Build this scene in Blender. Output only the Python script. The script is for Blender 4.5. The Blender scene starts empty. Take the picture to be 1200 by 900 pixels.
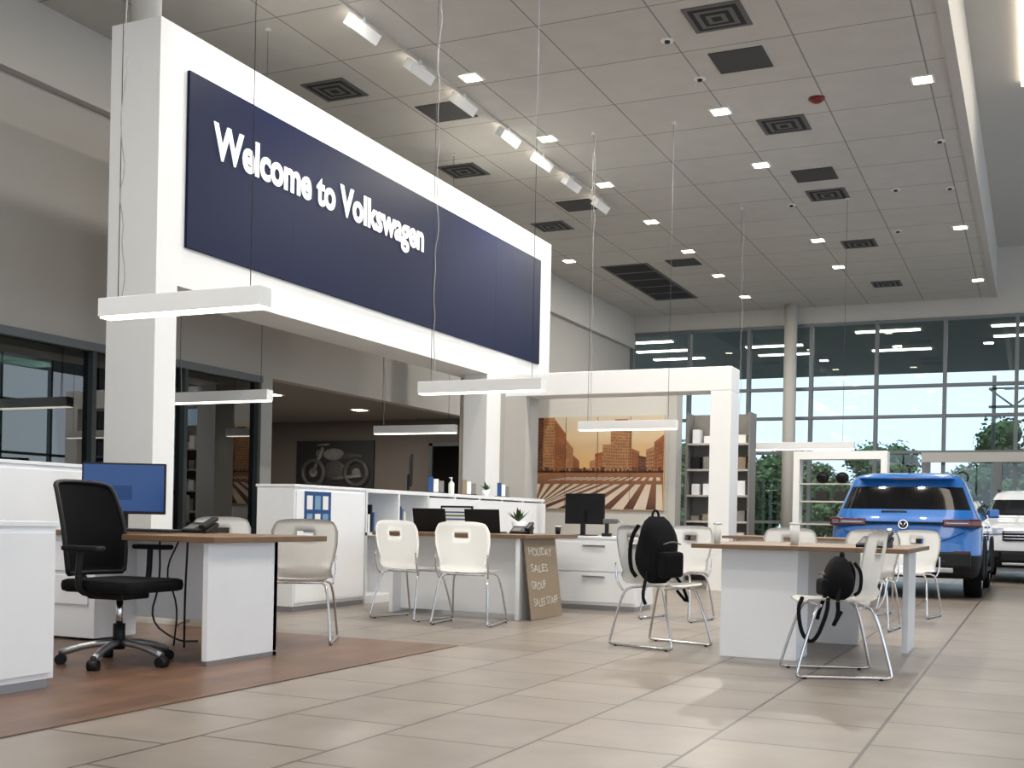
import bpy, bmesh, math, random
from mathutils import Vector, Matrix
random.seed(7)
SC=bpy.context.scene
# ---------------------------------------------------------------- materials
def lin(c):
    c/=255.0
    return c/12.92 if c<=0.04045 else ((c+0.055)/1.055)**2.4
def rgb(r,g,b): return (lin(r),lin(g),lin(b),1)
def mat(name,col,rough=0.5,metal=0.0,var=0.06,nscale=6.0,bump=0.0,emit=None,estr=0,coat=0,spec=0.5):
    m=bpy.data.materials.new(name); m.use_nodes=True
    n=m.node_tree.nodes; l=m.node_tree.links; p=n['Principled BSDF']
    p.inputs['Roughness'].default_value=rough; p.inputs['Metallic'].default_value=metal
    p.inputs['Coat Weight'].default_value=coat; p.inputs['Specular IOR Level'].default_value=spec
    tc=n.new('ShaderNodeTexCoord'); no=n.new('ShaderNodeTexNoise'); no.inputs['Scale'].default_value=nscale
    no.inputs['Detail'].default_value=3
    l.new(tc.outputs['Object'],no.inputs['Vector'])
    mx=n.new('ShaderNodeMix'); mx.data_type='RGBA'
    c=rgb(*col); mx.inputs[6].default_value=tuple(x*(1-var) for x in c[:3])+(1,)
    mx.inputs[7].default_value=tuple(min(1,x*(1+var)) for x in c[:3])+(1,)
    l.new(no.outputs['Fac'],mx.inputs[0]); l.new(mx.outputs[2],p.inputs['Base Color'])
    if bump>0:
        b=n.new('ShaderNodeBump'); b.inputs['Strength'].default_value=bump; b.inputs['Distance'].default_value=0.01
        l.new(no.outputs['Fac'],b.inputs['Height']); l.new(b.outputs['Normal'],p.inputs['Normal'])
    if emit:
        p.inputs['Emission Color'].default_value=rgb(*emit); p.inputs['Emission Strength'].default_value=estr
    return m
def glassmat(name,tint=(255,255,255),refl=0.06,rough=0.0):
    m=bpy.data.materials.new(name); m.use_nodes=True
    n=m.node_tree.nodes; l=m.node_tree.links; n.clear()
    o=n.new('ShaderNodeOutputMaterial'); t=n.new('ShaderNodeBsdfTransparent'); g=n.new('ShaderNodeBsdfGlossy')
    t.inputs[0].default_value=rgb(*tint); g.inputs['Roughness'].default_value=rough
    f=n.new('ShaderNodeFresnel'); f.inputs[0].default_value=1.45
    a=n.new('ShaderNodeMath'); a.operation='ADD'; a.inputs[1].default_value=refl; a.use_clamp=True
    mx=n.new('ShaderNodeMixShader'); l.new(f.outputs[0],a.inputs[0]); l.new(a.outputs[0],mx.inputs[0])
    l.new(t.outputs[0],mx.inputs[1]); l.new(g.outputs[0],mx.inputs[2]); l.new(mx.outputs[0],o.inputs[0])
    return m
def gridmat(name,c1,c2,line,w,h,off,mortar,rough,swap=False,spec=0.5,bump=0.2,noise=0.5):
    m=bpy.data.materials.new(name); m.use_nodes=True
    n=m.node_tree.nodes; l=m.node_tree.links; p=n['Principled BSDF']
    tc=n.new('ShaderNodeTexCoord'); sp=n.new('ShaderNodeSeparateXYZ'); cb=n.new('ShaderNodeCombineXYZ')
    l.new(tc.outputs['Object'],sp.inputs[0])
    l.new(sp.outputs[1 if swap else 0],cb.inputs[0]); l.new(sp.outputs[0 if swap else 1],cb.inputs[1])
    b=n.new('ShaderNodeTexBrick'); b.offset=off; b.squash=1
    b.inputs['Scale'].default_value=1; b.inputs['Brick Width'].default_value=w; b.inputs['Row Height'].default_value=h
    b.inputs['Mortar Size'].default_value=mortar; b.inputs['Mortar Smooth'].default_value=0.1
    b.inputs['Color1'].default_value=rgb(*c1); b.inputs['Color2'].default_value=rgb(*c2); b.inputs['Mortar'].default_value=rgb(*line)
    l.new(cb.outputs[0],b.inputs['Vector'])
    no=n.new('ShaderNodeTexNoise'); no.inputs['Scale'].default_value=3; no.inputs['Detail'].default_value=6
    l.new(tc.outputs['Object'],no.inputs['Vector'])
    ov=n.new('ShaderNodeMix'); ov.data_type='RGBA'; ov.blend_type='OVERLAY'; ov.inputs[0].default_value=noise
    l.new(b.outputs['Color'],ov.inputs[6]); l.new(no.outputs['Fac'],ov.inputs[7]); l.new(ov.outputs[2],p.inputs['Base Color'])
    p.inputs['Roughness'].default_value=rough; p.inputs['Specular IOR Level'].default_value=spec
    if bump:
        bp=n.new('ShaderNodeBump'); bp.inputs['Strength'].default_value=bump; bp.inputs['Distance'].default_value=0.003; bp.invert=True
        l.new(b.outputs['Fac'],bp.inputs['Height']); l.new(bp.outputs['Normal'],p.inputs['Normal'])
    return m
M={}
M['white']=mat('white_laminate',(234,235,236),0.3,var=0.02)
M['whitewall']=mat('white_paint',(230,230,228),0.6,var=0.02)
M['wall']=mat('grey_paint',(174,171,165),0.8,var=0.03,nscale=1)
M['wall2']=mat('light_paint',(190,187,181),0.8,var=0.03,nscale=1)
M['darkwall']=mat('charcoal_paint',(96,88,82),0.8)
M['blue']=mat('navy_panel',(6,19,54),0.5,var=0.05,spec=0.15)
M['letter']=mat('letter_white',(250,250,250),0.5,emit=(255,255,255),estr=0.1)
M['plastic']=mat('white_plastic',(240,240,238),0.3,var=0.02)
M['chrome']=mat('chrome',(215,215,218),0.12,1.0,var=0.02)
M['alu']=mat('brushed_aluminium',(170,172,175),0.35,0.9,var=0.04)
M['black']=mat('black_plastic',(18,18,20),0.5,spec=0.3)
M['fabric']=mat('black_fabric',(17,18,20),0.95,var=0.3,nscale=60,bump=0.3,spec=0.2)
M['meshf']=mat('mesh_fabric',(24,24,27),0.9,var=0.5,nscale=160,bump=0.4,spec=0.2)
M['wood']=mat('desk_wood',(114,88,64),0.5,var=0.2,nscale=9)
M['vent']=mat('vent_grey',(92,92,91),0.6)
M['plate']=mat('panel_grey',(66,66,66),0.7)
M['ventd']=mat('vent_dark',(34,34,35),0.8)
M['mull']=mat('mullion_grey',(110,114,116),0.5,0.3)
M['mulld']=mat('mullion_dark',(60,66,66),0.5,0.3)
M['glass']=glassmat('window_glass',(232,242,245),0.02)
M['glassd']=glassmat('office_glass',(128,150,146),0.10)
M['lamp']=mat('lamp_emit',(255,250,240),0.5,emit=(255,238,205),estr=7)
M['lampp']=mat('pendant_emit',(255,250,240),0.5,emit=(255,243,225),estr=1.6)
M['reflglow']=mat('glass_reflection_glow',(255,250,240),0.5,emit=(255,243,215),estr=4)
M['cable']=mat('cable_grey',(60,60,62),0.6)
M['cablew']=mat('cable_white',(150,150,148),0.6)
M['red']=mat('red_plastic',(110,12,12),0.3)
M['card']=mat('cardboard',(136,120,100),0.9)
M['ink']=mat('ink',(195,190,180),0.8)
M['paper']=mat('paper',(225,225,220),0.8)
M['bluep']=mat('blue_print',(22,66,120),0.6)
M['leaf']=mat('leaf_green',(50,85,35),0.6,var=0.3)
M['screen']=mat('screen_blue',(8,34,70),0.2,emit=(10,58,115),estr=0.28,nscale=2,var=0.5)
M['screen2']=mat('screen_light',(110,140,160),0.2,emit=(110,150,180),estr=0.08)
M['tyre']=mat('tyre_rubber',(14,14,15),0.85,spec=0.2)
M['carblue']=mat('car_paint_blue',(12,98,176),0.3,0.05,var=0.03,coat=1)
M['carwhite']=mat('car_paint_white',(215,218,222),0.25,0.0,var=0.02,coat=1)
M['carglass']=mat('car_glass',(8,10,13),0.06,0,var=0.1,spec=0.6)
M['clad']=mat('car_cladding',(20,21,23),0.6,spec=0.3)
M['tail']=mat('tail_lamp',(74,4,9),0.12,var=0.3,coat=1)
M['head']=mat('head_lamp',(200,205,212),0.1,0.4,coat=1)
M['asphalt']=mat('asphalt',(110,110,110),0.9)
M['grass']=mat('grass',(80,100,55),0.95,var=0.3,nscale=2)
M['tree']=mat('foliage',(84,100,66),0.9,var=0.5,nscale=1.6,spec=0.1)
M['tree2']=mat('foliage_dark',(64,82,54),0.9,var=0.5,nscale=1.6,spec=0.1)
M['bark']=mat('bark',(70,55,42),0.9)
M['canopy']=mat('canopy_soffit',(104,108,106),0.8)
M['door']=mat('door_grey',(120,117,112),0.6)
M['floor']=gridmat('floor_tile',(136,127,118),(126,117,108),(70,64,58),0.61,0.61,0.33,0.008,0.33,swap=True,spec=0.42,bump=0.3,noise=0.3)
M['ceil']=gridmat('ceiling_tile',(196,194,188),(192,190,184),(134,132,126),1.22,1.22,0.0,0.009,0.9,noise=0.1,bump=0.1)
M['woodfloor']=gridmat('wood_floor',(108,78,58),(88,64,48),(56,42,33),1.2,0.15,0.37,0.002,0.38,swap=True,noise=0.5,bump=0.1)

# ---------------------------------------------------------------- mesh builder
class B:
    def __init__(s,name): s.name=name; s.bm=bmesh.new(); s.ms=[]
    def mi(s,m):
        m=M[m]
        if m not in s.ms: s.ms.append(m)
        return s.ms.index(m)
    def box(s,x0,x1,y0,y1,z0,z1,m,bev=0,mtx=None):
        i=s.mi(m)
        T=Matrix.Translation(((x0+x1)/2,(y0+y1)/2,(z0+z1)/2))@Matrix.Diagonal((abs(x1-x0),abs(y1-y0),abs(z1-z0),1))
        if mtx is not None: T=mtx@T
        r=bmesh.ops.create_cube(s.bm,size=1,matrix=T); vs=r['verts']
        fs=set(f for v in vs for f in v.link_faces); es=set(e for v in vs for e in v.link_edges)
        for f in fs: f.material_index=i
        if bev>0: bmesh.ops.bevel(s.bm,geom=list(es)+list(vs),offset=bev,segments=2,profile=0.6,affect='EDGES',clamp_overlap=True,material=-1)
        return s
    def cyl(s,p0,p1,r0,m,r1=None,seg=16,caps=True):
        i=s.mi(m); r1=r0 if r1 is None else r1
        p0=Vector(p0);p1=Vector(p1);d=p1-p0
        q=d.to_track_quat('Z','Y').to_matrix().to_4x4()
        r=bmesh.ops.create_cone(s.bm,cap_ends=caps,segments=seg,radius1=r0,radius2=r1,depth=d.length,matrix=Matrix.Translation((p0+p1)/2)@q)
        for f in set(f for v in r['verts'] for f in v.link_faces):
            f.material_index=i; f.smooth=len(f.verts)==4
        return s
    def sph(s,c,r,m,sc=(1,1,1),seg=16,mtx=None):
        i=s.mi(m); T=Matrix.Translation(c)@Matrix.Diagonal((*sc,1))
        if mtx is not None: T=mtx@T
        rr=bmesh.ops.create_uvsphere(s.bm,u_segments=seg,v_segments=seg//2+2,radius=r,matrix=T)
        for f in set(f for v in rr['verts'] for f in v.link_faces): f.material_index=i; f.smooth=True
        return s
    def tube(s,pts,r,m,smooth=2,closed=False,seg=8):
        i=s.mi(m); P=[Vector(p) for p in pts]
        for _ in range(smooth):
            Q=[] if closed else [P[0]]
            n=len(P)
            for k in range(n if closed else n-1):
                a,b=P[k],P[(k+1)%n]; Q+= [a.lerp(b,.25),a.lerp(b,.75)]
            if not closed: Q.append(P[-1])
            P=Q
        n=len(P); rings=[]; up=None
        for k in range(n):
            a=P[(k-1)%n] if (closed or k>0) else P[k]; b=P[(k+1)%n] if (closed or k<n-1) else P[k]
            t=(b-a).normalized()
            if up is None:
                up=Vector((0,0,1)) if abs(t.z)<.9 else Vector((1,0,0))
            u=(up-t*up.dot(t)); u=u.normalized() if u.length>1e-5 else t.orthogonal().normalized(); up=u; w=t.cross(u)
            rings.append([s.bm.verts.new(P[k]+(u*math.cos(2*math.pi*j/seg)+w*math.sin(2*math.pi*j/seg))*r) for j in range(seg)])
        for k in range(n if closed else n-1):
            A,C=rings[k],rings[(k+1)%n]
            for j in range(seg):
                f=s.bm.faces.new((A[j],A[(j+1)%seg],C[(j+1)%seg],C[j])); f.material_index=i; f.smooth=True
        if not closed:
            for R in (rings[0],rings[-1]):
                f=s.bm.faces.new(R); f.material_index=i
        return s
    def poly(s,pts,m,thick=None):
        i=s.mi(m); vs=[s.bm.verts.new(p) for p in pts]; f=s.bm.faces.new(vs); f.material_index=i
        return s
    def grid(s,fn,nu,nv,m,thick=0,skip=None,smooth=True):
        i=s.mi(m); V=[[s.bm.verts.new(fn(a/nu,b/nv)) for b in range(nv+1)] for a in range(nu+1)]; F=[]
        for a in range(nu):
            for b in range(nv):
                if skip and skip(a,b): continue
                f=s.bm.faces.new((V[a][b],V[a+1][b],V[a+1][b+1],V[a][b+1])); f.material_index=i; f.smooth=smooth; F.append(f)
        if thick: 
            for v in [v for r in V for v in r if not v.link_faces]: s.bm.verts.remove(v)
            bmesh.ops.solidify(s.bm,geom=F,thickness=thick)
        return s
    def done(s,loc=(0,0,0),rz=0,parent=None,sub=0,name=None):
        bmesh.ops.recalc_face_normals(s.bm,faces=s.bm.faces[:])
        me=bpy.data.meshes.new(s.name); s.bm.to_mesh(me); s.bm.free()
        for m in s.ms: me.materials.append(m)
        o=bpy.data.objects.new(s.name,me); SC.collection.objects.link(o)
        o.location=loc; o.rotation_euler=(0,0,rz)
        if parent: o.parent=parent
        if sub:
            d=o.modifiers.new('sub','SUBSURF'); d.levels=sub; d.render_levels=sub
        return o
def copy(o,loc,rz):
    c=o.copy(); SC.collection.objects.link(c); c.location=loc; c.rotation_euler=(0,0,rz); return c
def text(name,body,size,loc,rot,m,parent=None,ext=0.004,bold=0.0,w=None,jit=0):
    cu=bpy.data.curves.new(name,'FONT'); cu.body=body; cu.size=size; cu.extrude=ext; cu.offset=bold
    cu.resolution_u=4
    o=bpy.data.objects.new(name,cu); SC.collection.objects.link(o)
    bpy.context.view_layer.update()
    dg=bpy.context.evaluated_depsgraph_get(); me=bpy.data.meshes.new_from_object(o.evaluated_get(dg))
    bpy.data.objects.remove(o)
    xs=[v.co.x for v in me.vertices]; x0=min(xs); 
    if w:
        k=w/(max(xs)-x0)
        for v in me.vertices: v.co.x=(v.co.x-x0)*k
    if jit:
        for v in me.vertices: v.co.y+=jit*math.sin(v.co.x*23+1); v.co.x+=jit*.6*math.sin(v.co.y*60)
    o=bpy.data.objects.new(name,me); SC.collection.objects.link(o); me.materials.clear(); me.materials.append(M[m])
    o.location=loc; o.rotation_euler=rot
    if parent: o.parent=parent
    return o
R=math.radians
# ---------------------------------------------------------------- room shell
HC=6.1; XW=-9.5; YB=27.7
B('floor').box(-17,9,-6,YB,-0.1,0,'floor').done()
B('floor_wood').box(-9.5,-3.67,-2,7.12,-0.01,0.004,'woodfloor').done()
B('ceiling').box(-10,-0.9,-6,YB,HC,HC+0.15,'ceil').done()
B('ceiling_upper').box(-0.9,9,-6,YB,7.2,7.3,'wall2').box(-1.0,-0.9,-6,YB,HC,7.3,'wall2').done()
B('trim_ceiling_edge').box(-1.0,-0.88,-6,YB,HC-0.02,HC+0.02,'wall2').done()
b=B('skylight_strip'); b.box(-0.3,0.9,-6,17.5,7.12,7.19,'lampp'); sk=b.done()
b=B('wall_left'); b.box(XW-0.2,XW,-6,YB,2.75,HC,'wall'); b.box(XW-0.2,XW,19,YB,0,2.75,'wall'); b.box(XW-0.2,XW,12.5,12.75,0,2.75,'wall'); b.done()
B('wall_left_bulkhead').box(XW-0.05,XW+0.12,-6,YB,5.3,HC,'wall2').done()  # lighter paint puts the lit look of this upper band into its colour
b=B('window_1')
for y in [-5,-3,-1,1,3,5,6.6,8.2,9.5,11,12.45]: b.box(XW-0.1,XW+0.02,y-0.03,y+0.03,0,2.75,'mulld')
b.box(XW-0.1,XW+0.03,-6,12.5,2.66,2.75,'mull'); b.box(XW-0.1,XW+0.03,-6,12.5,0,0.1,'mulld')
b.box(XW-0.06,XW-0.05,-6,12.5,0.1,2.66,'glassd'); b.done()
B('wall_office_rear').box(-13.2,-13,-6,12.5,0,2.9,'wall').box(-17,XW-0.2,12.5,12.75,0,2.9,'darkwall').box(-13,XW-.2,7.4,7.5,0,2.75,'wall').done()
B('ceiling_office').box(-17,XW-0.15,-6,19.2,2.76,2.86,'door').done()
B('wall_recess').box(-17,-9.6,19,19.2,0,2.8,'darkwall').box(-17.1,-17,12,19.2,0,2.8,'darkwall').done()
b=B('door_1'); b.box(-10.45,-10.38,18.9,18.99,0,2.3,'mulld').box(-9.72,-9.65,18.9,18.99,0,2.3,'mulld').box(-10.45,-9.65,18.9,18.99,2.24,2.3,'mulld').box(-10.38,-9.72,18.94,18.96,0,2.24,'glassd').done()
b=B('wall_back'); b.box(-10,9,YB,YB+0.25,5.7,7.3,'wall2'); b.done()
b=B('window_2')
X=-9.45
while X<9.1:
    b.box(X-0.04,X+0.04,YB-0.05,YB+0.15,0,5.7,'mull'); X+=1.5
for z in (0.05,0.95,2.62,3.45,4.15,5.66): b.box(-9.5,9,YB-0.04,YB+0.14,z-0.035,z+0.035,'mull')
b.box(-9.5,9,YB+0.05,YB+0.06,0,5.7,'glass'); b.done()
b=B('glass_entrance_door')
for x in (-2.3,-0.8,0.7): b.box(x-0.09,x+0.09,YB-0.16,YB-0.06,0,2.5,'mull')
b.box(-2.4,0.8,YB-0.18,YB-0.06,2.38,2.6,'wall2'); b.box(-2.3,0.7,YB-0.14,YB-0.08,0,0.25,'mull'); b.box(-2.3,0.7,YB-0.14,YB-0.08,1.0,1.08,'mull'); b.done()
b=B('window_3')
y=-6
while y<28: b.box(8.9,9.05,y-0.04,y+0.04,0,7.2,'mull'); y+=1.9
for z in (0.05,2.6,4.2,7.1): b.box(8.9,9.05,-6,YB,z-0.04,z+0.04,'mull')
b.done()
b=B('wall_front'); b.box(-10,9,-6.2,-6,4.6,7.3,'wall2'); b.box(-10,-8,-6.2,-6,0,4.6,'wall2'); b.done()
b=B('window_4')
x=-8
while x<9: b.box(x-0.04,x+0.04,-6.1,-6,0,4.6,'mull'); x+=1.75
b.done()
b=B('structural_column'); b.cyl((-5.35,27.2,0),(-5.35,27.2,HC),0.15,'wall2',seg=24); b.done()
b=B('structural_column'); b.cyl((-8.6,16.9,0),(-8.6,16.9,HC),0.15,'wall2',seg=24); b.done()
b=B('structural_column'); b.cyl((-7.35,7.9,5.22),(-7.35,7.9,HC),0.13,'wall2',seg=24); b.done()
# ---------------------------------------------------------------- sign portal
XS=-7.0
b=B('welcome_sign_wall')
b.box(XS-0.56,XS,7.7,16.5,2.92,5.22,'whitewall')
b.box(XS-0.56,XS,7.7,7.97,0,2.92,'whitewall'); b.box(XS-0.36,XS,14.3,14.75,0,2.92,'whitewall')
b.box(XS,XS+0.03,8.05,16.04,3.28,4.87,'blue',0.004)
for y in (9.65,11.25,12.85,14.45): b.box(XS+0.028,XS+0.0308,y-0.002,y+0.002,3.28,4.87,'black')
sw=b.done()
text('lettering','Welcome to Volkswagen',0.45,(XS+0.034,8.38,4.2),(R(90),0,R(90)),'letter',sw,bold=0.014,w=3.98)
# ---------------------------------------------------------------- inner portal + poster wall
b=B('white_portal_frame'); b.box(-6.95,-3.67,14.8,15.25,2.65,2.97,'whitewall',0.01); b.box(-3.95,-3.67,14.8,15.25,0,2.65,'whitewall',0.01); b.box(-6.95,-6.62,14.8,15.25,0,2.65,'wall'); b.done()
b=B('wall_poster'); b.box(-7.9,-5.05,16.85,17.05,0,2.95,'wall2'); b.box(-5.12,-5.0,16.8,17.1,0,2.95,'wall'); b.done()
def gradm(name,c0,c1,z0,z1):
    m=mat(name,c0,.5); n=m.node_tree.nodes; l=m.node_tree.links
    tc=n.new('ShaderNodeTexCoord'); s=n.new('ShaderNodeSeparateXYZ'); mr=n.new('ShaderNodeMapRange'); mr.inputs[1].default_value=z0; mr.inputs[2].default_value=z1
    no=n.new('ShaderNodeTexNoise'); no.inputs['Scale'].default_value=5; ad=n.new('ShaderNodeMath'); ad.operation='MULTIPLY_ADD'; ad.inputs[1].default_value=.3; 
    l.new(tc.outputs['Object'],s.inputs[0]); l.new(tc.outputs['Object'],no.inputs[0]); l.new(s.outputs[2],ad.inputs[2]); l.new(no.outputs[0],ad.inputs[0]); l.new(ad.outputs[0],mr.inputs[0])
    mx=n.new('ShaderNodeMix'); mx.data_type='RGBA'; mx.inputs[6].default_value=rgb(*c0); mx.inputs[7].default_value=rgb(*c1)
    l.new(mr.outputs[0],mx.inputs[0]); l.new(mx.outputs[2],n['Principled BSDF'].inputs['Base Color']); return m
M['p_sky']=gradm('poster_sky',(210,166,108),(190,178,154),1.9,2.7)
M['p_or']=mat('poster_orange',(140,84,48),0.5,var=0.4,nscale=9)
M['p_or2']=mat('poster_tan',(160,114,74),0.5,var=0.35,nscale=9)
M['p_br']=mat('poster_brown',(80,48,32),0.5,var=0.4,nscale=12)
M['p_rd']=gradm('poster_road',(66,38,32),(150,100,66),1.2,1.85)
M['p_wh']=mat('poster_white',(202,186,166),0.5)
b=B('city_crosswalk_poster')
PX0,PX1,PZ0,PZ1=-7.36,-5.2,1.08,2.53; PY=16.84
def pp(u,v,k): return (PX0+(PX1-PX0)*u,PY-0.02-0.0008*k,PZ0+(PZ1-PZ0)*v)
def rect(u0,u1,v0,v1,k,m): b.poly([pp(u0,v0,k),pp(u1,v0,k),pp(u1,v1,k),pp(u0,v1,k)],m)
b.box(PX0-0.01,PX1+0.01,PY-0.02,PY+0.01,PZ0-0.01,PZ1+0.01,'p_sky')
rect(0,1,0,.44,1,'p_rd')
pr=random.Random(5)
# receding street: left block in perspective, tall tower and mid-rise blocks on the right
def block(u0,u1,va,vb,k,m,wm,cols):
    b.poly([pp(u0,.41,k),pp(u1,.41,k),pp(u1,vb,k),pp(u0,va,k)],m)
    rows=int((va-.44)/.034)
    for r_ in range(rows):
        for c in range(cols):
            ua=u0+(u1-u0)*(c+.25)/cols; ub=u0+(u1-u0)*(c+.7)/cols
            t=((ua+ub)/2-u0)/(u1-u0); top=va+(vb-va)*t; v=.44+(top-.46)*(r_/rows); h=(top-.46)/rows*.5
            if pr.random()<.85: b.poly([pp(ua,v,k+.06),pp(ub,v,k+.06),pp(ub,v+h,k+.06),pp(ua,v+h,k+.06)],wm)
block(.30,.36,.60,.52,2,'p_or','p_br',5); block(.24,.31,.78,.66,2.2,'p_or2','p_br',6); block(.15,.25,1,.82,2.4,'p_or','p_br',8); block(.06,.16,1,1,2.6,'p_or2','p_br',8); block(0,.07,1,1,2.8,'p_br','p_or',5)
block(.44,.49,.52,.54,2,'p_or2','p_or',4); block(.48,.55,.60,.62,2.2,'p_or','p_or2',6); block(.54,.60,.70,.70,2.3,'p_or2','p_br',5); block(.75,.82,.66,.62,2.2,'p_or','p_br',6); block(.81,.88,.58,.56,2.4,'p_br','p_or',6); block(.87,.94,.64,.68,2.6,'p_or2','p_br',6); block(.93,1,.72,.80,2.8,'p_or','p_br',6)
block(.60,.76,.92,.90,3,'p_or2','p_br',12); block(.63,.73,.97,.97,2.9,'p_or','p_br',7)
u=0
while u<1:
    w_=pr.uniform(.008,.03); rect(u,u+w_,.40,.42+pr.uniform(.0,.04),6,'p_br'); u+=w_+pr.uniform(0,.02)
rect(0,1,.395,.41,6,'p_br')
def bars(vx,vy,va,vb,sp,fr,k0,k1):
    for k in range(k0,k1):
        f=lambda c,v: vx+c*(vy-v)/vy
        xa=k*sp; xb=xa+sp*fr
        P=[(f(xa,va),va),(f(xb,va),va),(f(xb,vb),vb),(f(xa,vb),vb)]
        if min(p[0] for p in P)<0 or max(p[0] for p in P)>1:
            P=[(min(1,max(0,p[0])),p[1]) for p in P]
            if abs(P[0][0]-P[1][0])+abs(P[2][0]-P[3][0])<.01: continue
        b.poly([pp(p[0],p[1],7) for p in P],'p_wh')
bars(.95,.50,.0,.27,.17,.55,-12,2); bars(.95,.48,.31,.345,.17,.5,-14,3)
for u in (.25,.5,.75): b.box(PX0+(PX1-PX0)*u-.003,PX0+(PX1-PX0)*u+.003,PY-.028,PY-.018,PZ0,PZ1,'p_br')
b.done()
b=B('motorcycle_poster'); M['p_dk']=mat('poster_dark',(24,24,26),0.5); M['p_gr']=mat('poster_grey',(104,102,98),0.5,var=.5); M['p_g2']=mat('poster_grey_dark',(58,57,56),0.5,var=.5)
b.box(-13.5,-11.7,18.95,18.99,1.43,2.37,'p_dk')
for cx,rr_ in ((-13.08,.25),(-12.08,.25)):
    b.tube([(cx+rr_*math.cos(t*math.pi/8),18.94,1.74+rr_*math.sin(t*math.pi/8)) for t in range(16)],.06,'p_g2',0,True); b.cyl((cx,18.93,1.74),(cx,18.95,1.74),.09,'p_gr')
b.tube([(-13.08,18.93,1.74),(-12.9,18.93,2.12),(-12.86,18.93,2.24)],.04,'p_gr',0); b.sph((-12.62,18.95,2.1),.2,'p_gr',(1.25,.1,.6)); b.sph((-12.2,18.95,2.06),.17,'p_g2',(1.5,.1,.4)); b.sph((-12.58,18.95,1.78),.24,'p_g2',(1.1,.1,.85)); b.sph((-12.58,18.94,1.8),.12,'p_gr',(1.1,.1,.9)); b.tube([(-12.6,18.93,1.62),(-11.95,18.93,1.68)],.04,'p_gr',0)
b.sph((-12.95,18.94,2.12),.08,'p_gr',(1,.2,1)); b.tube([(-12.98,18.93,2.28),(-12.72,18.93,2.3)],.025,'p_gr',0); b.done()
# ---------------------------------------------------------------- ceiling devices
def inst(fn,name,pts,z=HC):
    o=None
    for p in pts:
        if o is None: o=fn(name); o.location=(p[0],p[1],z)
        else: copy(o,(p[0],p[1],z),0)
def mk_vent(n):
    b=B(n)
    for k,s_ in enumerate((.30,.25,.20,.15,.10,.05)):
        b.box(-s_,s_,-s_,s_,-.012-.003*k,.0-.003*k,'vent' if k%2==0 else 'ventd')
    return b.done()
def mk_down(n):
    b=B(n); b.box(-.13,.13,-.13,.13,-.012,0,'whitewall'); b.box(-.10,.10,-.10,.10,-.016,-.01,'lamp'); return b.done()
def mk_plate(n): return B(n).box(-.3,.3,-.3,.3,-.012,0,'plate').done()
def mk_small(n): return B(n).cyl((0,0,-.012),(0,0,0),.07,'whitewall').cyl((0,0,-.03),(0,0,-.01),.03,'ventd').done()
inst(mk_vent,'ceiling_vent',[(-7.88,8.2),(-7.88,11.7),(-7.88,15.15),(-7.88,18.6),(-3.07,8.0),(-3.07,11.47),(-3.07,14.9),(-3.07,18.3),(-3.05,21.7),(-3.0,25.5)])
inst(mk_down,'recessed_downlight',[(-6.15,11.96),(-6.15,14.27),(-6.15,16.56),(-6.15,18.9),(-6.15,21.2),(-6.15,23.5),(-6.15,25.9),(-3.71,9.5),(-3.71,14.12),(-3.71,16.45),(-3.71,21.18),(-3.7,23.5),(-1.29,9.3),(-1.29,13.97),(-1.2,25.7),(-1.28,21.1),(-8.6,21.2)])
inst(mk_down,'alcove_downlight',[(-10.8,14.5),(-10.8,17),(-13,14.5),(-13,17),(-15,16)],2.76)
inst(mk_plate,'access_panel',[(-6.95,12.86),(-6.95,17.5),(-3.1,12.64),(-3.08,17.2),(-6.5,22.1)])
inst(mk_small,'ceiling_sensor',[(-3.71,11.83),(-1.27,16.29),(-3.71,18.7),(-2.06,18.4),(-1.29,18.6),(-3.67,13.0),(-2.3,21)])
b=B('smoke_alarm'); b.cyl((0,0,-.02),(0,0,0),.1,'red').sph((0,0,-.02),.08,'red',(1,1,.6)); b.done((-2.52,14.12,HC))
b=B('return_air_grille'); b.box(-.5,.5,-1.9,1.9,-.012,0,'vent')
for k in range(5): b.box(-.43,.43,-1.84+k*.74,-1.84+k*.74+.62,-.018,-.01,'ventd')
b.done((-7.7,23.8,HC))
b=B('track_light'); b.box(-.015,.015,9.0,18.2,-.03,0,'wall2')
for k,y in enumerate([10.1,11.3,12.4,13.7,14.85,15.97,17.24]):
    mt=Matrix.Translation((0,y,-.13))@Matrix.Rotation(R(35),4,'Y')
    b.box(-.02,.02,y-.02,y+.02,-.12,0,'whitewall'); b.box(-.05,.05,-.26,.26,-.06,.06,'whitewall',.008,mt)
    b.box(-.052,-.048,-.23,.23,-.04,.04,'lampp',0,mt)
b.done((-6.47,0,HC))
# ---------------------------------------------------------------- pendants
def pendant(cx,cy,L,z=2.1,wig=1):
    b=B('pendant_lamp'); h=L/2; rnd=random.Random(int(cx*100+cy*10))
    b.box(-h,h,-.055,.055,0.012,.125,'whitewall',.004); b.box(-h+.01,h-.01,-.045,.045,0,.0125,'lampp')
    top=HC-z
    for s_ in (-1,1):
        b.tube([(s_*h*.82,0,.12),(s_*h*.82,0,top)],.003,'cable',0,seg=5)
        b.cyl((s_*h*.82,0,top-.02),(s_*h*.82,0,top),.03,'whitewall')
    pts=[(-h*.82+.03,0,.12)]
    for k in range(1,24): pts.append((-h*.82+.03+rnd.uniform(-.02,.02),rnd.uniform(-.02,.02),.12+(top-.12)*k/24))
    pts.append((-h*.82+.03,0,top)); b.tube(pts,.004,'cablew',1,seg=5)
    b.done((cx,cy,z))
for c in [(-4.72,5.42,1.24),(-8.12,9.95,1.35),(-4.87,9.8,1.32),(-8.2,14.4,1.34),(-4.93,14.3,1.36),(-3.65,18.6,2.05)]: pendant(*c)
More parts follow.
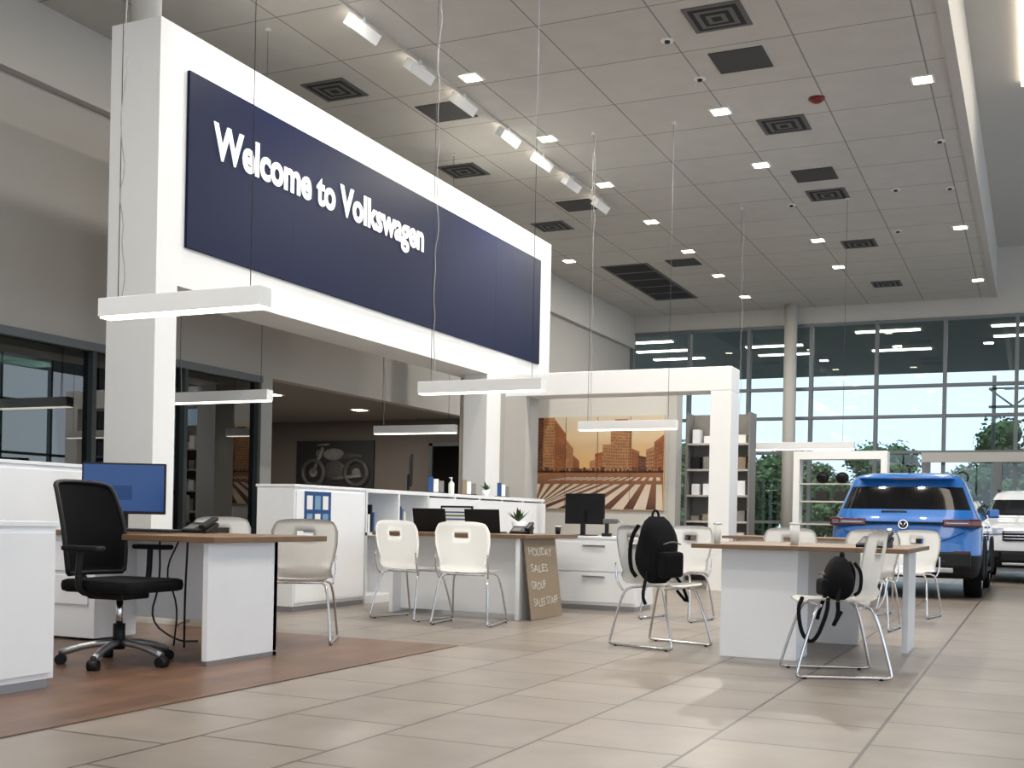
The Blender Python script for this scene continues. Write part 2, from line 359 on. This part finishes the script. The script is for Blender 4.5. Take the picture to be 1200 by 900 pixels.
# ---------------------------------------------------------------- chairs
def shell_chair():
    b=B('shell_chair')
    prof=[(.225,.435),(.20,.452),(.10,.448),(-.05,.44),(-.15,.442),(-.2,.462),(-.222,.51),(-.235,.58),(-.25,.68),(-.268,.78),(-.285,.87)]
    wid=[.20,.225,.232,.23,.222,.205,.20,.222,.242,.242,.205]
    nv=20
    def fn(u,v):
        t=v*10; k=min(9,int(t)); f=t-k
        y=prof[k][0]*(1-f)+prof[k+1][0]*f; z=prof[k][1]*(1-f)+prof[k+1][1]*f; w=wid[k]*(1-f)+wid[k+1]*f
        s_=2*u-1; cur=.03*s_*s_
        return (s_*w, y+(cur if z>.52 else 0), z+(cur*.4 if z<=.5 else 0)-(0.02*s_**4 if v>.97 else 0))
    b.grid(fn,16,nv,'plastic',.012,skip=lambda a,c: c==17 and 6<=a<=9)
    for s_ in (-1,1):
        b.tube([(s_*.17,.12,.425),(s_*.21,.16,.40),(s_*.25,.27,.03),(s_*.25,.26,.012),(s_*.25,.18,.012),(s_*.25,-.2,.012),(s_*.25,-.28,.012),(s_*.245,-.28,.04),(s_*.215,-.19,.40),(s_*.17,-.14,.425)],.0095,'chrome',2)
        b.tube([(s_*.215,-.19,.40),(s_*.232,-.235,.47),(s_*.228,-.25,.60)],.008,'chrome',1)
        for y in (.22,-.22): b.cyl((s_*.25,y,0),(s_*.25,y,.012),.012,'black')
    b.tube([(-.18,.12,.425),(.18,.12,.425)],.009,'chrome',0); b.tube([(-.18,-.14,.425),(.18,-.14,.425)],.009,'chrome',0)
    return b.done()
ch=shell_chair(); ch.location=(-5.0,8.8,0); ch.rotation_euler=(0,0,R(-10))
def chair(x,y,phi): return copy(ch,(x,y,0),R(phi-90))
chair(-4.36,8.66,98)
chair(-2.45,7.95,-18); chair(-1.1,7.08,202); chair(-4.74,6.72,-62); chair(-6.0,7.35,-60)
chair(-2.0,10.3,-80); chair(-1.15,12.1,-100); chair(-3.0,10.2,-100); chair(-1.35,10.4,-95)
# task chair
b=B('office_task_chair')
for k in range(5):
    t=2*math.pi*k/5+.3; c,s_=math.cos(t),math.sin(t)
    b.tube([(c*.03,s_*.03,.13),(c*.18,s_*.18,.115),(c*.32,s_*.32,.07)],.021,'alu',1)
    b.cyl((c*.32-s_*.028,s_*.32+c*.028,.032),(c*.32+s_*.028,s_*.32-c*.028,.032),.032,'black')
    b.cyl((c*.32,s_*.32,.04),(c*.32,s_*.32,.08),.012,'black')
b.cyl((0,0,.09),(0,0,.24),.035,'black'); b.cyl((0,0,.2),(0,0,.4),.02,'chrome')
b.box(-.12,.12,-.14,.12,.385,.43,'black',.015)
b.box(-.25,.25,-.22,.27,.43,.505,'fabric',.03)
def bk(u,v):
    s_=2*u-1; w=.25*(1-.10*(2*v-.9)**2); z=.53+.54*v; y=-.235-.12*v+.035*math.sin(v*math.pi)+.06*s_*s_
    return (s_*w,y,z-.02*s_**4*(v>.9))
b.grid(bk,12,14,'meshf',.012)
edge=[bk(0,i/10) for i in range(11)]+[bk(i/8,1) for i in range(1,9)]+[bk(1,1-i/10) for i in range(1,11)]+[bk(1-i/8,0) for i in range(1,8)]
b.tube(edge,.014,'black',1,True)
b.tube([(0,-.08,.41),(0,-.26,.44),(0,-.32,.6),(0,-.34,.85)],.024,'black')
for s_ in (-1,1):
    b.tube([(s_*.14,-.02,.42),(s_*.28,-.04,.43),(s_*.295,-.04,.52),(s_*.29,-.03,.67)],.018,'black')
    b.box(s_*.29-.04,s_*.29+.04,-.14,.12,.67,.70,'black',.012)
b.done((-4.88,5.12,0),R(2-90))
# ---------------------------------------------------------------- desks
DZ=.76
b=B('office_desk') # desk 1
b.box(-5.0+.0,-4.3,5.25,6.4,DZ-.035,DZ,'wood',.004); b.box(-6.35,-5.0,5.85,6.4,DZ-.035,DZ,'wood',.004)
b.box(-4.42,-4.38,5.3,5.97,0.03,DZ-.035,'white',.003); b.box(-4.86,-4.38,5.93,5.97,0,DZ-.035,'white',.003)
b.box(-4.42,-4.38,5.3,5.97,0,.03,'alu')
b.box(-6.3,-4.9,6.3,6.34,.15,DZ-.035,'white',.003)
b.box(-6.35,-5.85,5.9,6.3,0.02,DZ-.035,'white',.004)
for z in (.25,.48): b.box(-6.3,-5.9,5.885,5.9,z,z+.2,'white',.003)
b.tube([(-5.6,6.25,.72),(-5.5,6.15,.4),(-5.55,6.1,.15),(-5.3,6.1,.02),(-5.2,6.2,.02)],.007,'black')
b.tube([(-5.05,5.9,.72),(-4.98,5.8,.35),(-5.02,5.85,.02)],.007,'black'); b.tube([(-5.12,5.9,.72),(-5.2,5.85,.5),(-5.1,5.88,.3),(-5.15,5.9,.02)],.006,'black')
b.done()
b=B('office_desk') # desk 2
b.box(-2.1,-.72,7.45,9.05,DZ-.03,DZ,'wood',.004)
b.box(-1.93,-1.42,7.6,8.0,0.0,DZ-.03,'white',.004)
b.box(-1.75,-1.2,8.9,8.94,0,DZ-.03,'white',.003); b.box(-.85,-.81,8.5,9.0,0,DZ-.03,'white',.003)
b.done()
b=B('office_desk') # desk 3
b.box(-5.65,-4.07,9.15,10.4,DZ-.035,DZ,'wood',.004)
b.box(-4.19,-4.15,9.2,9.95,0,DZ-.035,'white',.003); b.box(-5.5,-4.19,9.45,9.49,.03,DZ-.035,'white',.003); b.box(-5.54,-5.5,9.3,10.3,0,DZ-.035,'white',.003)
b.done()
b=B('office_desk'); b.box(-3.2,-1.6,12.6,13.6,DZ-.03,DZ,'wood',.004).box(-3.1,-3.06,12.7,13.5,0,DZ-.03,'white').box(-1.74,-1.7,12.7,13.5,0,DZ-.03,'white').box(-3.06,-1.74,12.9,12.93,.1,DZ-.03,'white').done()
# storage cabinets
def cabinet(x0,x1,y0,y1,h,rows=2,side='x'):
    b=B('white_storage_cabinet'); b.box(x0,x1,y0,y1,.05,h-.025,'white',.003); b.box(x0+.02,x1-.02,y0+.02,y1-.02,0,.05,'alu'); b.box(x0-.01,x1+.012,y0-.012,y1+.01,h-.025,h,'white',.003)
    hz=(h-.12)/rows
    for k in range(rows):
        if side=='x': b.box(x1,x1+.014,y0+.02,y1-.02,.08+k*hz,.08+(k+1)*hz-.015,'white',.003)
        else: b.box(x0+.02,x1-.02,y0-.014,y0,.08+k*hz,.08+(k+1)*hz-.015,'white',.003)
        if side=='y': b.box((x0+x1)/2-.12,(x0+x1)/2+.12,y0-.03,y0-.014,.08+(k+1)*hz-.06,.08+(k+1)*hz-.045,'alu',.002)
    return b.done()
cabinet(-5.12,-4.50,2.9,4.27,.84,1)
cabinet(-4.47,-3.58,10.75,11.3,.74,2,'y')
cabinet(-6.95,-6.45,4.2,6.6,1.24,2)
cabinet(-6.62,-6.2,8.68,9.9,1.18,1)
b=B('reception_bookshelf'); x0,x1=-6.62,-6.22
b.box(x0,x1,9.95,14.6,1.14,1.18,'white',.003); b.box(x0,x0+.03,9.95,14.6,0,1.14,'white'); b.box(x0,x1,9.95,14.6,0,.08,'white')
b.box(x0,x1,9.95,14.6,.7,.73,'white')
y=9.95
while y<14.7: b.box(x0,x1,y,y+.03,.08,1.14,'white'); y+=.65
b.box(x1,x1+.015,11.26,14.6,.1,1.12,'white',.003)
rn=random.Random(3)
for k in range(2):
    yy=10.02+k*.65
    for j in range(rn.randint(5,9)):
        h=rn.uniform(.18,.3); b.box(x0+.06,x0+.3,yy+j*.045,yy+j*.045+.035,.73,.73+h,rn.choice(['paper','bluep','card','black','door','wood']))
b.done()
b=B('leaflet_poster'); b.box(-6.185,-6.178,8.82,9.25,.74,1.12,'bluep')
for k in range(3):
    for j in range(2): b.box(-6.178,-6.175,8.85+k*.13,8.94+k*.13,.78+j*.17,.91+j*.17,'paper' if (k+j)%2 else 'screen2')
b.done()
b=B('cardboard_sign'); b.box(0,.008,0,.72,0,.74,'card',.001); cs=b.done((-4.04,9.22,0.003)); cs.rotation_euler=(0,R(-7),0)
for k,(t,w) in enumerate((('HOLIDAY',.52),('SALES',.38),('GROUP',.32),('SALES STAFF',.55))):
    text('writing',t,.1,(.010,.07+.02*(k%2),.58-k*.155),(R(90),R(2-k),R(90)),'ink',cs,ext=.001,w=w,jit=.006)
# ---------------------------------------------------------------- desk items
def monitor(x,y,z,phi,w=.56,h=.34,scr='screen',stand=.12):
    b=B('computer_monitor'); b.box(-w/2,w/2,-.012,.012,stand,stand+h,'black',.005)
    b.box(-w/2+.012,w/2-.012,.012,.0135,stand+.02,stand+h-.012,scr)
    if scr=='screen': b.box(-w*.1,w*.36,.0135,.0142,stand+.1,stand+.2,'bluep')
    b.box(-.025,.025,-.04,-.012,.01,stand+.14,'black',.004); b.box(-.12,.12,-.1,.08,0,.012,'black',.004)
    return b.done((x,y,z),R(phi-90))
def keyboard(x,y,z,phi):
    b=B('computer_keyboard'); b.box(-.21,.21,-.065,.065,0,.018,'black',.004)
    for r_ in range(4): b.box(-.2,.2,-.055+r_*.03,-.033+r_*.03,.018,.023,'vent')
    b.done((x,y,z),R(phi-90))
def laptop(x,y,z,phi):
    b=B('laptop_computer'); b.box(-.17,.17,-.12,.12,0,.015,'black',.003)
    mt=Matrix.Translation((0,-.12,.012))@Matrix.Rotation(R(15),4,'X'); b.box(-.17,.17,-.006,.004,0,.22,'black',.003,mt); b.box(-.155,.155,.004,.005,.015,.205,'screen2',0,mt)
    b.done((x,y,z),R(phi-90))
def phone(x,y,z,phi):
    b=B('desk_telephone'); mt=Matrix.Rotation(R(-18),4,'X')
    b.box(-.1,.1,-.09,.09,.02,.05,'black',.008,mt); b.box(-.1,-.05,-.1,.1,.06,.09,'black',.012,mt); b.box(0,.08,-.02,.07,.05,.054,'vent',0,mt)
    b.box(-.09,.09,-.08,-.0,0,.04,'black'); b.box(-.09,.09,.0,.08,0,.02,'black'); b.done((x,y,z),R(phi-90))
def cup(x,y,z,h=.1,r=.035,m='paper'):
    b=B('paper_cup'); b.cyl((0,0,0),(0,0,h),r*.75,m,r); b.cyl((0,0,h),(0,0,h+.012),r*1.06,'white'); b.done((x,y,z))
def bottle(x,y,z):
    b=B('sanitizer_bottle'); b.cyl((0,0,0),(0,0,.13),.035,'paper'); b.cyl((0,0,.13),(0,0,.16),.035,'paper',.012); b.cyl((0,0,.16),(0,0,.2),.008,'white'); b.box(-.03,.01,-.008,.008,.195,.205,'white'); b.done((x,y,z))
def plant(x,y,z,s=1):
    b=B('potted_plant'); b.cyl((0,0,0),(0,0,.09*s),.04*s,'white',.055*s); rr=random.Random(int(x*77))
    for k in range(26):
        a=rr.uniform(0,6.28); l=rr.uniform(.06,.13)*s; e=rr.uniform(.4,1.3)
        p=Vector((math.cos(a)*math.cos(e)*l,math.sin(a)*math.cos(e)*l,.09*s+math.sin(e)*l)); q=Vector((-math.sin(a),math.cos(a),0))*.014*s
        m_=Vector((0,0,.085*s)).lerp(p,.55)
        b.poly([(0,0,.085*s),m_+q,p,m_-q],'leaf')
    b.done((x,y,z))
monitor(-5.87,6.18,DZ,-60,scr='screen',w=.58,h=.36)
keyboard(-5.45,6.0,DZ,90); phone(-5.2,6.2,DZ,-80)
monitor(-4.28,11.12,.74,75,.5,.32,'screen2')
laptop(-4.75,9.75,DZ,100); laptop(-5.3,9.75,DZ,95); phone(-4.4,9.8,DZ,-80)
plant(-4.62,10.2,DZ,1.3); bottle(-4.98,10.15,DZ); cup(-4.87,10.15,DZ,.12,.03,'screen2')
cup(-2.0,7.75,DZ,.13,.03); cup(-1.5,7.9,DZ,.14,.035); cup(-4.2,10.2,DZ,.07,.03,'black')
phone(-.95,7.75,DZ,-100)
b=B('cordless_drill'); b.box(-.09,.06,-.02,.02,.13,.18,'vent',.01); b.box(-.07,-.03,-.018,.018,.03,.14,'black',.008); b.box(-.1,0,-.03,.03,0,.035,'black',.006); b.cyl((.06,0,.155),(.11,0,.155),.012,'alu'); b.done((-3.9,10.9,.74),.2)
monitor(-6.42,11.2,1.18,32,.5,.36,'black',.06)
for y_,rz_,bm_ in ((11.75,60,'bluep'),(12.6,65,'card'),(13.6,70,'bluep')):
    b=B('brochure_stand'); b.box(-.12,.12,-.03,.03,0,.015,'black'); 
    for k in range(3): b.box(-.11+k*.075,-.045+k*.075,-.02,-.01,.01,.19-.02*k,[bm_,'paper','door'][k])
    b.done((-6.4,y_,1.18),R(rz_))
bottle(-6.4,12.15,1.18); plant(-6.4,13.1,1.18,.9)
b=B('desk_printer'); b.box(-.2,.2,-.18,.18,0,.16,'white',.012); b.box(-.15,.15,.1,.22,.16,.2,'door',.004); b.box(-.15,.15,-.185,-.17,.04,.09,'black'); b.done((-6.7,4.75,1.24),R(60))
b=B('framed_menu_board'); b.box(-.17,.17,-.02,.0,0,.26,'black',.004); b.box(-.15,.15,-.024,-.02,.02,.24,'paper'); 
for k in range(5): b.box(-.12,.1,-.026,-.024,.05+k*.035,.062+k*.035,'leaf' if k%2 else 'bluep')
b.done((-5.3,10.2,DZ),R(10))
# bags
def bag(loc,rz,s,chn='backpack',zs=1):
    b=B(chn)
    def fn(u,v):
        a=2*math.pi*u; z=v; r=(math.sin(math.pi*min(1,max(0,v*.96+.02)))**.35)
        x=.17*r*math.copysign(abs(math.cos(a))**.7,math.cos(a)); y=.11*r*math.copysign(abs(math.sin(a))**.7,math.sin(a))*(1.15-.4*v)
        x+=.012*math.sin(v*9+a*2)
        return (x*s,y*s,z*.46*s*zs)
    b.grid(fn,24,14,'fabric')
    b.box(-.12*s,.12*s,.08*s,.15*s,.04*s*zs,.22*s*zs,'fabric',.03*s)
    b.tube([(-.1*s,.125*s,.27*s*zs),(0,.13*s,.29*s*zs),(.1*s,.125*s,.27*s*zs)],.006,'vent',1)
    b.tube([(-.04*s,-.02,.44*s*zs),(-.03*s,-.02,.5*s*zs),(.03*s,-.02,.5*s*zs),(.04*s,-.02,.44*s*zs)],.009,'fabric')
    for q in (-1,1): b.tube([(q*.08*s,-.1*s,.4*s*zs),(q*.11*s,-.15*s,.3*s*zs),(q*.12*s,-.14*s,.1*s*zs),(q*.1*s,-.1*s,.04*s)],.014*s,'fabric')
    b.tube([(.14*s,.02*s,.08*s),(.2*s,.05*s,.02),(.27*s,.08*s,-.08),(.26*s,.1*s,-.14)],.012,'fabric',1)
    b.tube([(-.14*s,.02*s,.08*s),(-.2*s,.05*s,.02),(-.27*s,.06*s,-.08),(-.25*s,.1*s,-.16),(-.22*s,.02,-.06)],.012,'fabric',1)
    return b.done(loc,rz)
bag((-2.5,7.97,.455),R(-108),1.05)
bag((-1.08,7.09,.452),R(112),.78,'shoulder_bag',.72)
b=B('bag_strap'); b.tube([(-1.25,6.86,.47),(-1.27,6.82,.4),(-1.24,6.82,.24),(-1.17,6.82,.2),(-1.1,6.82,.38),(-1.1,6.86,.47)],.012,'fabric'); b.done()
b=B('display_shelf'); b.box(-4.95,-4.0,17.6,17.65,0,2.6,'door')
for z in (.1,.5,.9,1.3,1.7,2.1): 
    b.box(-4.95,-4.0,17.25,17.6,z,z+.03,'wall')
    for k in range(5): b.box(-4.9+k*.18,-4.78+k*.18,17.35,17.5,z+.03,z+rn.uniform(.1,.28),rn.choice(['paper','black','door','door','white','card']))
b.box(-4.98,-4.95,17.25,17.65,0,2.6,'door'); b.box(-4.0,-3.97,17.25,17.65,0,2.6,'door'); b.done()
b=B('accessory_display_frame'); b.box(-4.42,-4.3,23,23.4,0,2.2,'whitewall').box(-2.75,-2.63,23,23.4,0,2.2,'whitewall').box(-4.42,-2.63,23,23.4,2.2,2.36,'whitewall')
for z in (.9,1.35,1.7): b.box(-4.3,-2.75,23.1,23.35,z,z+.03,'wall2')
for x in (-3.88,-3.5): b.sph((x,23.2,1.84),.13,'black',(1,1.1,.9)); b.box(x-.09,x+.09,23.05,23.1,1.8,1.88,'carglass',.01); b.box(x-.12,x+.12,23.12,23.3,1.38,1.58,'ventd',.01)
b.done()
# ---------------------------------------------------------------- cars
def car(name,paint,loc,rz,L=4.46):
    LV=[ # z_rear,z_front,yr,yf,hw,corner
     (.24,.24,.30,4.15,.78,.15),(.27,.25,.10,4.34,.87,.22),(.42,.40,.03,4.42,.905,.25),(.58,.56,.015,4.45,.92,.26),(.60,.58,.025,4.44,.915,.26),
     (.78,.74,.03,4.43,.92,.28),(.93,.88,.07,4.38,.915,.32),(1.03,.97,.10,4.25,.885,.34),(1.055,1.09,.115,3.32,.855,.28),
     (1.47,1.47,.30,2.62,.70,.22),(1.52,1.535,.27,2.50,.67,.22),(1.58,1.585,.36,2.38,.60,.22),(1.62,1.61,.7,2.1,.40,.15)]
    ns,nc,ne=14,5,8
    def loop(lv):
        zr,zf,yr,yf,hw,rc=lv; pts=[]
        def corner(cx,cy,a0):
            for k in range(nc+1):
                a=a0+math.pi/2*k/nc; pts.append((cx+rc*math.cos(a),cy+rc*math.sin(a)))
        for k in range(ns): pts.append((hw,yr+rc+(yf-yr-2*rc)*k/ns))
        corner(hw-rc,yf-rc,0)
        for k in range(1,ne): pts.append(((hw-rc)-(2*(hw-rc))*k/ne,yf+.04*math.sin(math.pi*k/ne)))
        corner(-hw+rc,yf-rc,math.pi/2)
        for k in range(1,ns): pts.append((-hw,yf-rc-(yf-yr-2*rc)*k/ns))
        corner(-hw+rc,yr+rc,math.pi)
        for k in range(1,ne): pts.append((-(hw-rc)+(2*(hw-rc))*k/ne,yr-.03*math.sin(math.pi*k/ne)))
        corner(hw-rc,yr+rc,-math.pi/2)
        pts=pts[:-1]
        return [(x,y,zr+(zf-zr)*(y-yr)/(yf-yr)) for x,y in pts]
    b=B('body'); loops=[[b.bm.verts.new(p) for p in loop(l)] for l in LV]; N=len(loops[0])
    ip,ig,ic=b.mi(paint),b.mi('carglass'),b.mi('clad')
    m0=ns+(nc+1)+(ne-1)+(nc+1)-1
    for k in range(len(LV)-1):
        for j in range(N):
            f=b.bm.faces.new((loops[k][j],loops[k][(j+1)%N],loops[k+1][(j+1)%N],loops[k+1][j])); f.smooth=True
            mi=ip
            if k<3: mi=ic
            if k==8:
                mi=ig
                if j in (0,6,11) or j-m0 in (3,8,14): mi=ip if j in(0,) or j-m0==14 else ic
                if j>=N-2 or m0+ns<=j<=m0+ns+1: mi=ip
            f.material_index=mi
    f=b.bm.faces.new(loops[0]); f.material_index=ic; f=b.bm.faces.new(loops[-1]); f.material_index=ip; f.smooth=True
    e=bpy.data.objects.new(name,None); SC.collection.objects.link(e)
    bd=b.done(parent=e,sub=1)
    cu=B('arch_cutter')
    for y in (.86,3.52):
        for s_ in (-1,1): cu.cyl((s_*.70,y,.345),(s_*1.1,y,.345),.40,'clad',seg=36)
    co=cu.done(); 
    md=bd.modifiers.new('arch','BOOLEAN'); md.operation='DIFFERENCE'; md.object=co; md.solver='EXACT'
    bpy.context.view_layer.update(); dg=bpy.context.evaluated_depsgraph_get()
    me=bpy.data.meshes.new_from_object(bd.evaluated_get(dg)); bd.modifiers.clear(); bd.data=me; bpy.data.objects.remove(co)
    b=B('trim_parts')
    for y in (.86,3.52):
        for s_ in (-1,1):
            arc=[(s_*.915,y+.415*math.cos(a),.345+.415*math.sin(a)) for a in [math.pi*(-.08+1.16*k/18) for k in range(19)]]
            b.tube(arc,.028,'clad',0)
    for s_ in (-1,1):
        b.tube([(s_*.90,1.3,.33),(s_*.90,3.1,.31)],.035,'clad',0)
        for y in (1.5,2.42): b.box(s_*.90,s_*.93,y,y+.18,.90,.925,paint,.005)
        b.tube([(s_*.62,.55,1.60),(s_*.65,.8,1.635),(s_*.65,2.1,1.63),(s_*.62,2.35,1.57)],.014,'clad')
        b.box(s_*.88,s_*1.03,2.95,3.05,1.05,1.18,paint,.025)
        b.box(s_*.46,s_*.80,.028,.12,.91,1.0,'tail',.02); b.box(s_*.76,s_*.915,.06,.42,.90,1.01,'tail',.03)
        b.box(s_*.50,s_*.76,.022,.06,.95,.958,'head',.002)
        b.box(s_*.60,s_*.80,-.002,.04,.585,.61,'tail',.004)
        b.box(s_*.48,s_*.84,4.28,4.44,.80,.91,'head',.025); b.box(s_*.55,s_*.80,4.36,4.46,.42,.54,'clad',.02); b.box(s_*.62,s_*.74,4.40,4.468,.46,.50,'head',.008)
    b.box(-.46,.46,.0,.06,.945,.965,'clad',.004)
    b.tube([(-.72,.02,.84),(-.4,-.015,.70),(0,-.02,.66),(.4,-.015,.70),(.72,.02,.84)],.006,'clad',2)
    b.cyl((0,-.01,.93),(0,.06,.93),.06,'chrome',seg=24); b.cyl((0,-.015,.93),(0,.03,.93),.047,'clad',seg=24)
    b.tube([(-.03,-.018,.955),(0,-.018,.90),(.03,-.018,.955)],.005,'chrome',0)
    b.box(-.22,.22,-.012,.05,.69,.82,'clad',.01); b.box(-.155,.155,-.018,.01,.70,.81,'paper',.004)
    b.box(-.80,.80,-.012,.10,.40,.60,'clad',.03)
    b.box(-.6,.6,-.022,.05,.34,.40,'alu',.012); b.box(-.5,.5,-.02,.05,.46,.49,'ventd',.008)
    b.box(-.58,.58,.12,.34,1.505,1.535,paint,.012)
    b.box(-.16,.16,.112,.13,1.50,1.515,'tail',.003)
    mw=Matrix.Translation((0,.10,1.08))@Matrix.Rotation(R(-25),4,'X'); b.box(-.28,.03,-.015,.0,.0,.02,'black',.003,mw)
    b.box(-.015,.015,.6,.75,1.61,1.67,'clad',.01)
    b.box(-.5,.5,4.36,4.50,.70,.86,'clad',.02); 
    for z in (.73,.78,.83): b.box(-.48,.48,4.48,4.508,z,z+.012,'chrome',.003)
    b.cyl((0,4.47,.79),(0,4.52,.79),.07,'chrome',seg=24)
    b.box(-.52,.52,4.38,4.50,.36,.52,'clad',.03); b.box(-.5,.5,4.40,4.51,.30,.34,'alu',.01)
    b.done(parent=e)
    for q,(s_,y) in enumerate([(a,c) for a in (-1,1) for c in (.86,3.52)]):
        b=B('wheel_%d'%(q+1))
        def wf(u,v):
            a=2*math.pi*u; pr=[(.30-.0,.24),(.335,.25),(.345,.27),(.345,.43),(.335,.455),(.30,.46),(.24,.45),(.235,.40)]
            t=v*7; k=min(6,int(t)); f=t-k; r=pr[k][0]*(1-f)+pr[k+1][0]*f; w=pr[k][1]*(1-f)+pr[k+1][1]*f
            return (s_*(w+.445),r*math.cos(a),r*math.sin(a))
        b.grid(wf,32,7,'tyre')
        b.cyl((s_*.70,0,0),(s_*.84,0,0),.24,'clad',seg=32)
        b.tube([(s_*.885,.232*math.cos(t*math.pi/12),.232*math.sin(t*math.pi/12)) for t in range(24)],.014,'alu',0,True)
        for k in range(5):
            a=k*2*math.pi/5; 
            for da in (-.12,.12): b.tube([(s_*.885,.03*math.cos(a),.03*math.sin(a)),(s_*.88,.23*math.cos(a+da),.23*math.sin(a+da))],.016,'alu',0)
        b.cyl((s_*.84,0,0),(s_*.895,0,0),.05,'alu'); b.done((0,y,.345),parent=e)
    e.location=loc; e.rotation_euler=(0,0,rz); return e
car('blue_suv_car','carblue',(-1.52,15.1,0),0)
car('white_suv_car','carwhite',(0.0,24.9,0),math.pi)
# ---------------------------------------------------------------- exterior
B('ground_outside').box(-60,80,YB+.25,150,-.25,-.06,'asphalt').done()
B('grass_verge').box(-60,80,50,140,-.06,0,'grass').done()
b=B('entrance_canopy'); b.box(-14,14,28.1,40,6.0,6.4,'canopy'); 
for x in (-13,13): b.cyl((x,39.5,-.05),(x,39.5,6),.15,'canopy')
for k in range(6):
    for j in range(4):
        if (k*7+j*3)%5!=0: b.box(-11+k*3.3,-9.4+k*3.3,29.2+j*1.7,29.4+j*1.7,5.97,6.0,'reflglow')  # glowing bars added in place of ceiling lights reflected in the upper panes
b.done()
b=B('steel_truss')
for z in (4.9,5.5): b.box(-1.5,9,41,41.1,z,z+.08,'canopy')
for k in range(14): b.tube([(-1.5+k*.75,41.05,4.95 if k%2 else 5.55),(-.75+k*.75,41.05,5.55 if k%2 else 4.95)],.03,'canopy',0)
for x in (-1.4,3.5,8.9): b.box(x,x+.12,41,41.1,-.06,6.0,'canopy')
b.done()
def tree(x,y,h,m,m2):
    b=B('tree'); rr=random.Random(int(x*13+y*7)); b.cyl((0,0,0),(0,0,h*.5),.18,'bark',.1)
    i=b.mi(m); i2=b.mi(m2)
    for k in range(20):
        a=rr.uniform(0,6.28); z=rr.uniform(h*.2,h*.85); r_=rr.uniform(0,h*.30)*(1.2-z/h); s_=rr.uniform(.09,.15)*h
        c=Vector((math.cos(a)*r_,math.sin(a)*r_,z))
        q=bmesh.ops.create_icosphere(b.bm,subdivisions=2,radius=s_*.75,matrix=Matrix.Translation(c))
        for f in set(f for v in q['verts'] for f in v.link_faces): f.material_index=i2
        for _ in range(190):
            d=Vector((rr.gauss(0,1),rr.gauss(0,1),rr.gauss(0,1))).normalized(); p=c+d*s_*rr.uniform(.7,1.25)
            u=Vector((rr.gauss(0,1),rr.gauss(0,1),rr.gauss(0,1))).normalized(); w_=(d+u*.6).normalized().cross(u).normalized(); L=rr.uniform(.07,.16)
            f=b.bm.faces.new([b.bm.verts.new(p+t) for t in (u*L,w_*L*.7,-u*L,-w_*L*.7)]); f.material_index=i if rr.random()<.65 else i2
    me=bpy.data.meshes.new('tree'); b.bm.to_mesh(me); b.bm.free()
    for mm in b.ms: me.materials.append(mm)
    o=bpy.data.objects.new('tree',me); SC.collection.objects.link(o); o.location=(x,y,0); return o
t1=tree(-30,62,5.6,'tree','tree2'); t2=tree(-26,66,6.4,'tree2','tree2'); t3=tree(-22,60,4.8,'tree','tree2')
k=0
rr=random.Random(9)
for x in range(-36,26,2):
    for row in range(2):
        t=[t1,t2,t3][k%3]; k+=1; c=copy(t,(x+rr.uniform(-1,1),58+row*8+rr.uniform(-2,2),0),rr.uniform(0,6)); s_=rr.uniform(.74,1.05); c.scale=(s_*1.2,s_*1.2,s_)
# ---------------------------------------------------------------- world + lights
w=bpy.data.worlds.new('sky'); SC.world=w; w.use_nodes=True; n=w.node_tree.nodes; l=w.node_tree.links
bg=n['Background']; sk_=n.new('ShaderNodeTexSky'); sk_.sky_type='HOSEK_WILKIE'; sk_.turbidity=4; sk_.sun_direction=(-.3,-.5,.8)
mx=n.new('ShaderNodeMix'); mx.data_type='RGBA'; mx.inputs[0].default_value=.85; mx.inputs[7].default_value=(.78,.88,1,1)
l.new(sk_.outputs[0],mx.inputs[6]); l.new(mx.outputs[2],bg.inputs[0]); bg.inputs[1].default_value=.8
def area(name,loc,sx,sy,p,col=(1,.95,.88),rot=(0,0,0)):
    d=bpy.data.lights.new(name,'AREA'); d.shape='RECTANGLE'; d.size=sx; d.size_y=sy; d.energy=p; d.color=col
    o=bpy.data.objects.new(name,d); SC.collection.objects.link(o); o.location=loc; o.rotation_euler=rot
for k,(x,y) in enumerate([(-6.15,14.27),(-6.15,18.9),(-3.71,9.5),(-3.71,14.12),(-3.71,21.2),(-1.29,9.3),(-1.29,21.1),(-1.29,14),(-6.15,23.5)]):
    area('downlight_and_fill_lamp',(x,y,HC-.03),.25,.25,50)
area('downlight_and_fill_lamp',(-3.71,4.5,HC-.03),.25,.25,40); area('downlight_and_fill_lamp',(-6.15,9.5,HC-.03),.25,.25,25); area('downlight_and_fill_lamp',(-5.0,2.0,HC-.03),.25,.25,50); area('downlight_and_fill_lamp',(-7.4,4.0,HC-.03),.5,.5,22)  # added fill lamps with no fixture, lifting the light on the left side
for x,y in ((-10.8,14.5),(-10.8,17),(-13,16)): area('alcove_lamp',(x,y,2.72),.3,.3,18)
area('office_fill_lamp',(-11.3,4,2.7),.6,1.2,20); area('office_fill_lamp',(-11.3,10,2.7),.6,1.2,15)  # unseen lamps added to lighten the offices behind the glass
sd=bpy.data.lights.new('sun','SUN'); sd.energy=1.7; sd.angle=.02; so=bpy.data.objects.new('sun',sd); SC.collection.objects.link(so); so.rotation_euler=(R(25),R(-20),0)
# ---------------------------------------------------------------- camera
cd=bpy.data.cameras.new('camera'); cam=bpy.data.objects.new('camera',cd); SC.collection.objects.link(cam); SC.camera=cam
cd.sensor_width=36; cd.lens=1335/1200*36; cd.shift_y=158/1200; cd.clip_end=400
yaw=R(24.7); rot=Matrix.Rotation(yaw,4,'Z')@Matrix.Rotation(R(90),4,'X')@Matrix.Rotation(.02,4,'Z')
cam.matrix_world=Matrix.Translation((0,0,.9))@rot
SC.view_settings.view_transform='Standard'; SC.view_settings.exposure=1.38
